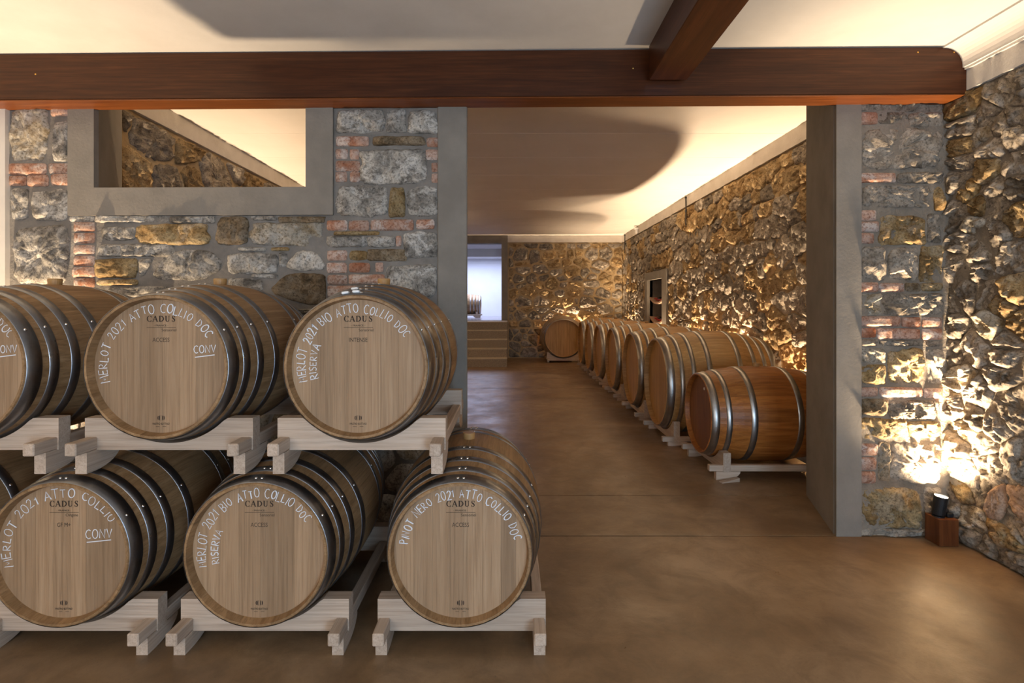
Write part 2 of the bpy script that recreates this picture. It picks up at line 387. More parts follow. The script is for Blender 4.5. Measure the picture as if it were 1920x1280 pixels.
def rectpoly(x0, z0, x1, z1, j=0.05):
    w, h = x1-x0, z1-z0
    r = lambda s: random.uniform(-j, j)*s
    m = min(w, h)
    return [(x0+abs(r(m)), z0+abs(r(m))), ((x0+x1)/2+r(w), z0+abs(r(m))*.5), (x1-abs(r(m)), z0+abs(r(m))), (x1-abs(r(m))*.4, (z0+z1)/2+r(h)),
            (x1-abs(r(m)), z1-abs(r(m))), ((x0+x1)/2+r(w), z1-abs(r(m))*.5), (x0+abs(r(m)), z1-abs(r(m))), (x0+abs(r(m))*.4, (z0+z1)/2+r(h))]
def mortar_grid(name, u0, z0, u1, z1, res, mat, amp=0.006, hole=None, parent=None, loc=(0, 0, 0), rot=0.0, thick=0.0):
    nu = max(1, round((u1-u0)/res)); nz = max(1, round((z1-z0)/res))
    us = [u0+(u1-u0)*i/nu for i in range(nu+1)]; zs = [z0+(z1-z0)*i/nz for i in range(nz+1)]
    if hole:
        for arr, vals in ((us, (hole[0], hole[2])), (zs, (hole[1], hole[3]))):
            for v in vals:
                k = min(range(len(arr)), key=lambda q: abs(arr[q]-v)); arr[k] = v
    V = [(u, -amp*(fbm(Vector((u*6, 3.3, z*6)), 3)), z) for z in zs for u in us]
    F = []
    for a in range(nz):
        for b in range(nu):
            if hole and hole[0] <= (us[b]+us[b+1])/2 <= hole[2] and hole[1] <= (zs[a]+zs[a+1])/2 <= hole[3]: continue
            i = a*(nu+1)+b; F.append((i, i+1, i+nu+2, i+nu+1))
    if thick:      # close the wall's body behind the face
        n0 = len(V); c = [(u0, 0.0), (u1, 0.0), (u1, thick), (u0, thick)]
        V += [(x, y, z0) for x, y in c]+[(x, y, z1) for x, y in c]
        F += [(n0+1, n0+2, n0+6, n0+5), (n0+2, n0+3, n0+7, n0+6), (n0+3, n0, n0+4, n0+7), (n0+4, n0+5, n0+6, n0+7)]
    o = obj(name, mesh(name, V, F, mat, True), parent, loc, (0, 0, rot))
    return o
def course_seeds(u0, z0, u1, z1, wu, hz, kinds, jit=0.3, wj=0.25):
    S = []; z = z0
    while z < z1:
        h = hz*random.uniform(0.62, 1.4); u = u0-random.random()*wu
        while u < u1+wu*.5:
            ww = wu*random.uniform(0.55, 1.5)
            S.append((u+ww/2+random.uniform(-jit, jit)*ww*.4, z+h/2+random.uniform(-jit, jit)*h, random.uniform(-wj, wj)*h*h, random.choice(kinds)))
            u += ww
        z += h
    return S

# ------------------------------------------------------------------ the setting: floor, ceilings, plain walls
TH = -0.016; PO = (1.974, 3.27, 0.0)          # the dividing wall's frame: slightly out of square with the camera
XR, XL, YB = 2.665, -3.95, -3.0                # near room
ZC = 2.90                                       # near ceiling
FXR, FXL, FY0, FY1, FZ = 3.0, -3.25, 3.95, 14.25, 3.245   # far room
ZT = 3.065
floor = struct(obj('floor', MB().box(XL-.3, YB-.3, -0.12, 3.4, FY1+.1, -0.012).me('floor', 'concrete')))
for (y0, y1) in ((YB-.2, 3.256), (3.268, 3.950), (3.962, 9.03), (9.045, FY1+.05)):
    obj('floor_slab', MB().bbox(XL-.2, y0, -0.012, 3.3, y1, 0.0, 0.002).me('floor_slab', 'floor'), floor)
ceil = struct(obj('ceiling', MB().box(XL-.2, YB-.2, ZC, 2.9, 3.29, ZC+.10).me('ceiling', 'plaster')))
fceil = struct(obj('ceiling', MB().box(FXL-.3, 3.2, FZ+.012, FXR+.3, FY1+.2, FZ+.12).me('ceiling', 'board')))
yb = [3.30, 3.95, 4.86, 5.77, 6.70, 7.62, 8.55, 9.48, 10.42, 11.40, 12.35, 13.25, FY1]
for a, b in zip(yb[:-1], yb[1:]):
    obj('ceiling_panel', MB().bbox(FXL, a+.0025, FZ, FXR, b-.0025, FZ+.013, .003).me('ceiling_panel', 'board'), fceil)
struct(obj('trim_1', MB().box(XL-.2, 3.27, ZC, 3.2, 3.31, FZ+.02).me('trim_1', 'plaster')))
# back wall behind the camera with two glazed openings, left wall of the near room
bw = MB()
bw.box(XL-.2, YB-.2, 0, -3.1, YB, ZC).box(-.7, YB-.2, 0, .9, YB, ZC).box(2.2, YB-.2, 0, XR+.2, YB, ZC)
bw.box(-3.1, YB-.2, 0, -.7, YB, .4).box(-3.1, YB-.2, 2.6, -.7, YB, ZC).box(.9, YB-.2, 2.4, 2.2, YB, ZC)
struct(obj('wall_back', bw.me('wall_back', 'plaster')))
for k, (x0, z0, x1, z1) in enumerate(((-3.1, .4, -.7, 2.6), (.9, 0.0, 2.2, 2.4))):
    f = MB()
    for i in range(3):
        xx = x0+(x1-x0-.06)*i/2; f.box(xx, YB-.14, z0, xx+.06, YB-.06, z1)
    f.box(x0, YB-.14, z0, x1, YB-.06, z0+.06).box(x0, YB-.14, z1-.06, x1, YB-.06, z1)
    struct(obj('window_2' if k == 0 else 'door_1', f.me('glazed_frame', 'black')))
struct(obj('wall_left', MB().box(XL-.2, YB, 0, XL, 3.45, ZC).me('wall_left', 'plaster')))

# ------------------------------------------------------------------ right wall of the near room
WR = struct(mortar_grid('wall_right', -3.45, -.01, 2.9, 2.66, .03, 'mortar_warm', .012, loc=(XR, 0, 0), rot=-PI/2, thick=.2))
def px_right(px, py):
    Y = XR*FPX/(px-VPX); return (-Y, CAM_H-(py-VPY)*Y/FPX)
raw = []
for (sx, ox, oy, L) in ((4.13, 1760, 120, [(215, 320, 'o'), (490, 230, 'g'), (620, 60, 'g'), (210, 490, 'g'), (395, 410, 'g'), (465, 475, 'g'), (370, 555, 'm'), (620, 370, 'g'),
        (190, 640, 'o'), (420, 650, 'g'), (610, 580, 'g'), (180, 770, 'g'), (390, 820, 'o'), (600, 780, 'g'), (160, 880, 'g'), (230, 990, 'o'), (440, 970, 'g'),
        (590, 950, 'g'), (160, 1160, 'g'), (290, 1120, 'o'), (450, 1100, 'g'), (610, 1180, 'o'), (260, 1240, 'm')]),
        (3.76, 1760, 420, [(200, 130, 'g'), (410, 80, 'g'), (300, 220, 'g'), (150, 320, 'g'), (480, 240, 'g'), (300, 330, 'g'), (200, 500, 'g'), (330, 490, 'g'), (520, 470, 'o'),
        (450, 580, 'o'), (110, 550, 'g'), (380, 700, 'm'), (560, 730, 'o'), (110, 720, 'g'), (240, 870, 'g'), (100, 900, 'g'), (500, 940, 'g'), (500, 815, 'g'),
        (170, 1090, 'm'), (480, 1100, 'g'), (280, 1210, 'g'), (550, 1220, 'g')]),
        (3.765, 1740, 740, [(600, 30, 'g'), (200, 100, 'g'), (330, 150, 'g'), (480, 210, 'g'), (580, 120, 'g'), (260, 260, 'm'), (230, 340, 'g'), (400, 370, 'g'), (440, 490, 'g'),
        (620, 460, 'g'), (270, 560, 'm'), (250, 690, 'o'), (500, 770, 't'), (375, 670, 'g'), (170, 770, 'g'), (300, 880, 'm'), (310, 1010, 'g'), (540, 1010, 'o'),
        (610, 880, 'g'), (560, 1150, 'g'), (660, 820, 't'), (440, 1120, 'g')])):
    for (zx, zy, k) in L:
        u, z = px_right(ox+zx/sx, oy+zy/sx); raw.append((u, z, random.uniform(-.0006, .0006), k))
raw += [s for s in course_seeds(-2.66, 0, 2.7, 2.66, .26, .2, 'gggmo') if s[0] > -2.62]
for poly, k in power_cells(raw, (-3.40, 0.0, 2.9, 2.645), 1.0):
    q = inset_convex(poly, random.uniform(.0, .005))
    if len(q) < 3: continue
    k = 'w' if k == 'g' else k
    near = max(p[0] for p in q) < -2.4
    lay_stone(WR, q, k, random.uniform(.022, .04), .017, .012 if near else .05, cut=1, jag=.12, crag=1.3, flat=False, groove=(k == 't' and near))
struct(obj('trim_2', MB().box(XR-.022, YB, 2.645, XR+.15, 3.5, ZC).me('trim_2', 'band')))
cp = [(XR-.02, ZC), (XR-.16, ZC), (XR-.16, ZC-.012), (XR-.147, ZC-.012)]
for i in range(9):
    a = PI/2*i/8
    cp.append((XR-.147+.10*math.sin(a)*1.0, ZC-.012-.10*(1-math.cos(a))))
cp += [(XR-.047, ZC-.125), (XR-.036, ZC-.125), (XR-.036, ZC-.138), (XR-.02, ZC-.138)]
struct(obj('trim_3', MB().prism(cp, 'Y', YB, 3.2).me('trim_3', 'plaster')))

# ------------------------------------------------------------------ the dividing wall (stone, brick and grey render)
def px_mid(px, py):
    a = (px-VPX)/FPX; Y = (PO[1]+.016*PO[0])/(1+.016*a); X = a*Y
    return ((X-PO[0])/math.cos(TH), CAM_H-(py-VPY)*Y/FPX)
def pu(px): return px_mid(px, 400)[0]
WT = 0.70                                       # wall thickness
U_L = FXL-.9-PO[0]; u_w0, u_w1 = pu(180), pu(575); u_p0, u_p1 = pu(821), pu(876); z_sill = px_mid(380, 352)[1]
wm = MB()
wm.prism([(U_L, .02), (u_w0, .02), (u_w0-.36, WT), (U_L, WT)], 'Z', 0, FZ)
wm.prism([(u_w1, .02), (u_p1-.004, .02), (u_p1-.2, WT), (u_w1+.2, WT)], 'Z', 0, FZ)
wm.box(u_w0-.36, .02, 0, u_w1+.2, WT, z_sill)
WM = struct(obj('wall_middle_left', wm.me('wall_middle_left', 'concrete'), None, PO, (0, 0, TH)))
wr = MB().prism([(.004, .02), (1.4, .02), (1.4, WT), (.2, WT)], 'Z', 0, FZ)
WM2 = struct(obj('wall_middle_right', wr.me('wall_middle_right', 'concrete'), None, PO, (0, 0, TH)))
def mortar_child(parent, u0, z0, u1, z1, res=.04, mat='mortar', amp=.006):
    o = mortar_grid('mortar_face', u0, z0, u1, z1, res, mat, amp, parent=parent); return o
mortar_child(WM, U_L, 0, pu(180)-.01, 2.7); mortar_child(WM, pu(180)-.01, 0, pu(575)+.01, z_sill-.01); mortar_child(WM, pu(575)+.01, 0, u_p0+.01, 2.7)
mortar_child(WM2, pu(1606), 0, .75, 2.7, .025, 'mortar_warm', .008)
LEFT = """17 196 93 305 m;100 227 131 304 g;97 198 131 218 b;18 307 88 328 b;93 307 131 325 b;19 330 50 348 b;53 329 92 349 b;97 327 131 347 b;
21 355 54 413 g;61 354 131 415 g;131 405 177 415 g;178 405 316 417 g;320 406 403 419 g;27 419 131 535 g;140 417 178 434 b;140 437 178 456 b;140 460 178 477 b;
140 480 178 498 b;137 501 178 519 b;140 522 178 538 b;191 425 255 451 g;255 419 394 460 o;404 406 467 462 d;472 405 519 413 g;521 406 611 418 d;470 417 606 463 m;
185 457 330 481 g;178 485 257 522 o;183 524 259 534 o;205 537 318 557 g;428 473 522 513 g;524 474 538 500 g;448 464 498 471 g;508 464 542 470 o;
473 514 521 521 g;428 522 494 547 g;630 205 721 251 g;724 204 762 251 g;765 206 821 252 g;631 256 691 274 b;700 256 797 273 d;801 259 822 275 b;
630 280 652 298 b;657 281 673 299 b;799 281 822 300 b;677 277 803 345 g;630 302 675 321 b;630 323 651 341 b;657 322 675 341 b;810 306 822 322 b;810 326 822 342 b;
630 346 727 408 g;730 350 760 409 o;763 347 822 408 g;614 414 651 432 b;655 414 692 432 b;696 412 775 432 b;781 412 814 429 b;627 434 709 441 o;614 443 689 464 g;
690 443 741 464 g;743 443 752 461 b;757 431 822 487 g;615 470 651 488 b;655 470 689 488 o;691 468 765 490 d;614 493 650 511 b;655 493 693 510 b;705 493 718 509 b;
724 493 822 562 g;615 516 651 533 b;655 515 721 532 b;615 536 675 556 b"""
def lay_rects(wall, text, res, proud=.022, rough=.015, crag=.5, flat=False):
    for it in text.replace('\n', '').split(';'):
        if not it.strip(): continue
        x0, y0, x1, y1, k = it.split(); x0, y0, x1, y1 = map(float, (x0, y0, x1, y1))
        a = px_mid(x0-1, y1+1); b = px_mid(x1+1, y0-1)
        lay_stone(wall, rectpoly(a[0], a[1], b[0], b[1], .05 if k == 'b' else .13), k, proud*random.uniform(.8, 1.3), rough, res, cut=1, jag=.09, crag=crag, flat=flat and k != 'b')
lay_rects(WM, LEFT, .016)
for k, pts in (('o', [(502, 547), (540, 512), (611, 512), (611, 568), (575, 572)]), ('g', [(262, 485), (289, 485), (270, 517), (260, 515)]),
               ('g', [(281, 522), (310, 480), (350, 465), (400, 472), (418, 490), (414, 508), (380, 526)]), ('g', [(534, 500), (560, 470), (590, 470), (611, 495), (608, 506), (560, 508)])):
    lay_stone(WM, [px_mid(*p) for p in pts][::-1], 'd' if k == 'o' else k, .026, .015, .016, cut=2)
zlow = px_mid(400, 570)[1]
for poly, k in power_cells(course_seeds(U_L, 0, u_p0, zlow, .30, .2, 'gggdom'), (U_L+.8, .02, u_p0-.01, zlow-.02), 1.3):
    q = inset_convex(poly, .010)
    if len(q) >= 3: lay_stone(WM, q, k, .022, .014, .035)
RIGHT = """1613 186 1636 207 g;1638 186 1672 207 g;1675 186 1693 208 g;1695 186 1765 209 g;1612 211 1644 233 b;1646 210 1699 233 g;1703 212 1768 238 g;1613 241 1764 320 g;1613 325 1678 342 b;
1682 323 1766 345 g;1614 347 1746 389 g;1750 346 1768 395 o;1613 395 1641 413 b;1612 416 1646 434 b;1612 437 1637 456 b;1648 401 1736 459 o;1738 402 1763 456 g;
1613 462 1661 526 g;1663 461 1722 526 g;1724 461 1766 528 o;1612 530 1645 547 b;1648 531 1693 547 b;1696 531 1725 546 d;1727 531 1766 545 o;1612 550 1651 590 m;
1655 549 1768 591 g;1612 593 1687 611 b;1691 595 1724 613 b;1729 595 1764 613 b;1612 615 1641 632 b;1644 616 1723 635 b;1728 616 1765 636 b;1649 638 1735 648 g;
1612 636 1645 648 g;1737 639 1765 650 g;1612 652 1660 680 m;1612 683 1660 720 o;1664 653 1733 721 o;1736 654 1765 720 g;1612 726 1644 742 b;1649 726 1728 744 b;1731 728 1765 745 b;
1612 747 1663 779 d;1666 750 1760 787 g;1612 782 1700 821 o;1703 790 1764 820 o;1612 832 1644 853 b;1613 857 1642 880 b;1612 884 1640 905 b;1646 826 1668 904 d;
1670 828 1764 906 g;1614 911 1728 988 o;1732 911 1766 968 g;1612 991 1735 1003 g;1737 972 1768 1003 g"""
lay_rects(WM2, RIGHT.replace(' g;', ' w;').replace(' g\n', ' w\n'), .012, .026, .016, 1.3)
# rendered pilasters and window surround
struct(obj('trim_4', MB().bbox(u_p0, -.018, 0, u_p1, .021, 2.75, .006).me('trim_4', 'concrete'), None, PO, (0, 0, TH)))
p2 = MB().prism([(0, -.018), (pu(1612), -.018), (pu(1612), .1), (.205, WT-.001), (.2, WT-.001)], 'Z', 0, FZ)
struct(obj('trim_5', p2.me('trim_5', 'concrete'), None, PO, (0, 0, TH)))
ws = MB(); zb = px_mid(380, 404)[1]
ws.box(pu(131), -.018, zb, u_w0, .021, 2.8).box(u_w0, -.018, zb, u_w1, .021, z_sill).box(u_w1, -.018, zb, pu(626), .021, 2.8)
struct(obj('window_1', ws.me('window_1', 'concrete'), None, PO, (0, 0, TH)))
struct(obj('trim_6', MB().prism([(px_mid(-60, 400)[0], -.03), (pu(18), -.03), (pu(18), .1), (px_mid(-60, 400)[0], .1)], 'Z', 0, 2.8).me('trim_6', 'plaster'), None, PO, (0, 0, TH)))

# ------------------------------------------------------------------ beams
zs0 = 2.614
bm = obj('main_beam', MB().bbox(-5.9, -.150, zs0+.008, .672, -.002, ZC-.004, .004).me('main_beam', 'cherry_x'), None, PO, (0, 0, TH))
obj('lit_soffit_layer', MB().bbox(-5.9, -.153, zs0, .685, -.001, zs0+.0079, .002).me('lit_soffit_layer', 'cherry_lit'), bm)  # added layer of the beam's own laminate, its colour carrying the lamp glow
tag(bm, 'long brown cherry wood beam running across the top above the stone wall and opening', 'beam')
cb = obj('cross_beam', MB().bbox(.80, YB, zs0+.085, 1.02, 3.10, ZC-.004, .004).me('cross_beam', 'cherry_y'))
tag(cb, 'shorter dark cherry wood beam coming forward from the long beam', 'beam')
sm = MB().lathe([(0, 0), (.005, 0), (.004, .002), (0, .003)], 10).me('screw', 'brass')
for (px, py) in ((67, 139), (1188, 128), (1722, 98), (1790, 98)):
    u, z = px_mid(px, py); k = 3.12/3.27
    obj('screw', sm, bm, ((u+1.974)*k-1.974, -.1505, CAM_H+(z-CAM_H)*k), (PI/2, 0, 0))

# ------------------------------------------------------------------ far room
NZ = (-11.55, -1.0, -10.42, 1.93)               # niche hole in (u=-Y, z)
NI = (-11.55, .55, -10.42, 1.93)
WFR = struct(mortar_grid('wall_far_right', -FY1-.05, -.01, -3.9, ZT, .07, 'mortar_far', .014, NI, None, (FXR, 0, 0), -PI/2))
cells = []
for poly, k in power_cells(course_seeds(-FY1, .0, -3.9, ZT, .31, .195, ['fg', 'fg', 'fo', 'fo', 'fg'], .35, .3), (-FY1, .01, -3.95, ZT-.01), 1.35):
    cx = sum(p[0] for p in poly)/len(poly); cz = sum(p[1] for p in poly)/len(poly)
    fr = (-11.74, .40, -10.13, 2.09)
    if fr[0] < cx < fr[2] and cz < fr[3]:
        if cz > fr[3]-.12: poly = clip_poly(poly, 0, -1, -fr[3])
        else: continue
    elif cz > fr[3]: poly = clip_poly(poly, 0, -1, -fr[3]) if fr[0]-.3 < cx < fr[2]+.3 else poly
    elif cx <= fr[0]: poly = clip_poly(poly, 1, 0, fr[0])
    elif cx >= fr[2]: poly = clip_poly(poly, -1, 0, -fr[2])
    q = inset_convex(poly, random.uniform(.004, .012)) if len(poly) >= 3 else []
    if len(q) >= 3: cells.append((q, k))
# the largest in view are single stones, the rest one joined part
def score(q):
    cx = -sum(p[0] for p in q[0])/len(q[0]); ar = abs(sum(q[0][i][0]*q[0][(i+1) % len(q[0])][1]-q[0][(i+1) % len(q[0])][0]*q[0][i][1] for i in range(len(q[0]))))
    cz = sum(p[1] for p in q[0])/len(q[0])
    return (0 if cx < 5.2 or cz < .55 else 1)*ar/cx**2
cells.sort(key=score, reverse=True)
def join_rest(wall, rest, mats, **kw):
    V = []; F = []; mi = []; keys = list(mats)
    for q, k in rest:
        SEED[0] += 1.73
        me, loc = stone_mesh(q, k, kw.get('proud', .03), .02, .07, None, 2, .06, SEED[0])
        b = len(V); V += [(v.co.x+loc[0], v.co.y, v.co.z+loc[2]) for v in me.vertices]; F += [tuple(b+i for i in p.vertices) for p in me.polygons]; mi += [keys.index(k)]*len(me.polygons)
        bpy.data.meshes.remove(me)
    me = mesh('rubble_rest', V, F, None, True)
    for k in keys: me.materials.append(M[k])
    me.polygons.foreach_set('material_index', mi)
    o = obj('rubble_rest', me, wall); o['kind'] = 'stuff'
for q, k in cells[:296]:
    d = -sum(p[0] for p in q)/len(q)
    lay_stone(WFR, q, k, random.uniform(.028, .05), .018, .018 if d < 8 else .027, cut=1, jag=.13, crag=1.0)
if cells[296:]: join_rest(WFR, cells[296:], ['fg', 'fo'])
WF = struct(mortar_grid('wall_far', -.075, -.01, FXR+.05, ZT, .07, 'mortar_far', .012, None, None, (0, FY1, 0), 0))
for poly, k in power_cells(course_seeds(-.07, .80, FXR, ZT, .36, .215, ['fg', 'fg', 'fo', 'fg', 'fo'], .3, .3), (-.06, .80, FXR-.02, ZT-.01), 1.3):
    q = inset_convex(poly, .022)
    if len(q) >= 3: lay_stone(WF, q, k, random.uniform(.028, .048), .017, .024, cut=1, jag=.13, crag=1.2)
S = [(random.uniform(-.07, 2.95), random.uniform(0, .8), 0, random.choice(['fg', 'fg', 'd'])) for _ in range(42)]
for poly, k in power_cells(S, (-.06, .01, FXR-.02, .79), 1.0):
    q = inset_convex(poly, .015)
    if len(q) >= 3: lay_stone(WF, q, k, .022, .012, .035, cut=1)
WFL = struct(mortar_grid('wall_far_left', 3.9, -.01, FY1+.05, ZT, .10, 'mortar_far', .014, None, None, (FXL, 0, 0), PI/2))
def fl_vis(q):
    cy = sum(p[0] for p in q[0])/len(q[0]); cz = sum(p[1] for p in q[0])/len(q[0]); return cz > 2.0 and cy < 9
cl = []
for poly, k in power_cells(course_seeds(3.9, 0, FY1, ZT, .46, .33, ['fg', 'fg', 'fg', 'fo'], .45, .3), (3.95, .01, FY1, ZT-.01), 1.3):
    q = inset_convex(poly, .02)
    if len(q) >= 3: cl.append((q, k))
for q, k in cl:
    if fl_vis((q, k)): lay_stone(WFL, q, k, random.uniform(.045, .065), .020, .022, cut=1, jag=.11, crag=1)
join_rest(WFL, [c for c in cl if not fl_vis(c)], ['fg', 'fo'])
# plaster bands under the far ceiling
struct(obj('trim_7', MB().box(FXR-.035, 3.95, ZT, FXR+.2, FY1, FZ+.01).me('trim_7', 'band')))
struct(obj('trim_8', MB().box(FXL-.2, 3.95, ZT, FXL+.035, FY1, FZ+.01).me('trim_8', 'band')))
struct(obj('trim_9', MB().box(-.07, FY1-.035, ZT, FXR, FY1+.2, FZ+.01).me('trim_9', 'band')))
# far wall left of the doorway, doorway frame, lintel
struct(obj('wall_far_doorway', MB().box(FXL-.2, FY1, 0, -1.75, FY1+.25, FZ).box(-1.75, FY1, 0, -.235, FY1+.25, .99).me('wall_far_doorway', 'concrete')))
df = MB().box(-.235, FY1-.06, 0, -.072, FY1+.25, FZ).box(-1.9, FY1-.06, .99, -1.75, FY1+.25, FZ).box(-1.75, FY1-.03, 3.04, -.235, FY1+.25, FZ)
struct(obj('door_2', df.me('door_2', 'concrete')))
# the room up the stairs
up = MB().box(-4.2, 19.2, .8, 2.0, 19.4, 3.3)
struct(obj('wall_upper_back', up.me('wall_upper_back', 'upper')))
struct(obj('wall_upper_left', MB().box(-4.4, FY1+.25, .8, -4.2, 19.2, 3.3).me('wall_upper_left', 'upper')))
struct(obj('wall_upper_right', MB().box(2.0, FY1+.25, .8, 2.2, 19.2, 3.3).me('wall_upper_right', 'upper')))
struct(obj('floor_upper', MB().box(-4.2, FY1+.02, .88, 2.0, 19.2, 1.0).me('floor_upper', 'upper_floor')))
struct(obj('ceiling_upper', MB().box(-4.2, FY1+.25, 3.06, 2.0, 19.2, 3.2).me('ceiling_upper', 'upper')))
struct(obj('trim_10', MB().box(-4.2, 15.9, 2.84, 2.0, 16.15, 3.06).me('trim_10', 'upper')))
struct(obj('trim_11', MB().box(-4.2, 19.17, 2.90, 2.0, 19.2, 3.06).me('trim_11', 'upper')))
# stairs
st = obj('staircase', None, None, (-.9, 12.15, 0)); st.empty_display_size = .1
tag(st, 'five stone steps with rough risers below the doorway to the blue-lit room', 'stairs')
rs, tr = .199, .27
for i in range(5):
    d1 = FY1-12.15-.065
    obj('riser', MB().box(-.9, i*tr+.004, i*rs, .82, d1, (i+1)*rs-.022).me('riser', 'rise'), st)
    obj('tread', MB().bbox(-.9, i*tr, (i+1)*rs-.022, .823, d1 if i == 4 else (i+1)*tr+.01, (i+1)*rs, .004).me('tread', 'tread'), st)
# bottle niche in the far right wall
f = MB()
y0, y1 = 10.13, 11.74
f.box(FXR-.065, y0, .4, FXR+.06, 10.42, 2.09).box(FXR-.065, 11.55, .4, FXR+.06, y1, 2.09).box(FXR-.065, 10.42, 1.93, FXR+.06, 11.55, 2.09)
f.box(FXR+.0, 10.40, .5, FXR+.5, 10.42, 1.95).box(FXR, 11.55, .5, FXR+.5, 11.57, 1.95).box(FXR, 10.40, 1.93, FXR+.5, 11.57, 1.95).box(FXR+.48, 10.40, .5, FXR+.5, 11.57, 1.95).box(FXR, 10.4, .5, FXR+.5, 11.57, .55)
struct(obj('window_3', f.me('niche_frame', 'concrete')))
bp = [(0, 0), (.036, 0), (.038, .006), (.038, .19), (.030, .215), (.0145, .245), (.0145, .30), (0, .30)]
bott = MB().lathe(bp, 16).me('bottle_body', 'bottle', True); caps = MB().lathe([(.0155, .235), (.0155, .302), (0, .303)], 14).me('capsule', 'capsule', True)
for si, zt in enumerate((1.575, 1.165)):
    yc, hw = 10.985, .562; pts = []; n = 14; sag = .115
    top = [(yc-hw+2*hw*i/n, zt-sag*(1-((i/n)*2-1)**2)) for i in range(n+1)]
    pts = top+[(p[0], p[1]-.035) for p in reversed(top)]
    sh = obj('shelf', MB().prism(pts, 'X', FXR-.01, FXR+.46).me('shelf', 'shelf'))
    tag(sh, 'sagging terracotta bottle shelf in the wall niche, ' + ('upper one' if si == 0 else 'lower one'), 'shelf', 'niche shelves')
    for j, t in enumerate((-.62, -.38, -.15, .08, .31, .54)):
        yy = yc+t*hw; zz = zt-sag*(1-t*t)+.042
        b = obj('wine_bottle', None, None, (FXR+.33, yy, zz), (0, -PI/2, 0)); b.empty_display_size = .05
        obj('bottle_body', bott, b); obj('capsule', caps, b)
        tag(b, 'dark wine bottle with red capsule lying on the ' + ('upper' if si == 0 else 'lower') + ' shelf of the wall niche', 'bottle', 'bottles on the ' + ('upper' if si == 0 else 'lower') + ' niche shelf')
# black straps and white bracket on the plaster band
for (yy, nm, lab) in ((9.03, 'hanging_strap', 'black strap hanging high on the right far wall above the niche side'), (13.85, 'hanging_strap', 'black strap hanging beside the far right corner of the room')):
    s = obj(nm, None, None, (FXR-.05, yy, 2.74)); s.empty_display_size = .05
    obj('strap', MB().prism([(-.016, 0), (.016, 0), (.020, .2), (.012, .33), (.028, .47), (-.002, .48), (-.014, .32), (-.012, .18)], 'X', -.006, .006).me('strap', 'strap'), s)
    obj('buckle', MB().bbox(-.012, -.026, .225, .010, .028, .262, .003).me('buckle', 'strap'), s)
    obj('hook', MB().bbox(-.02, -.004, .455, .03, .010, .485, .003).me('hook', 'black'), s)
    tag(s, lab, 'strap', 'black straps on the far wall')
s = obj('wall_bracket', MB().bbox(-.03, -.03, 0, .02, .03, .10, .004).bbox(-.06, -.06, .10, .03, .06, .125, .004).me('wall_bracket', 'white'), None, (FXR-.06, 12.5, 3.07))
tag(s, 'small white bracket on the plaster band between the two black straps', 'bracket')

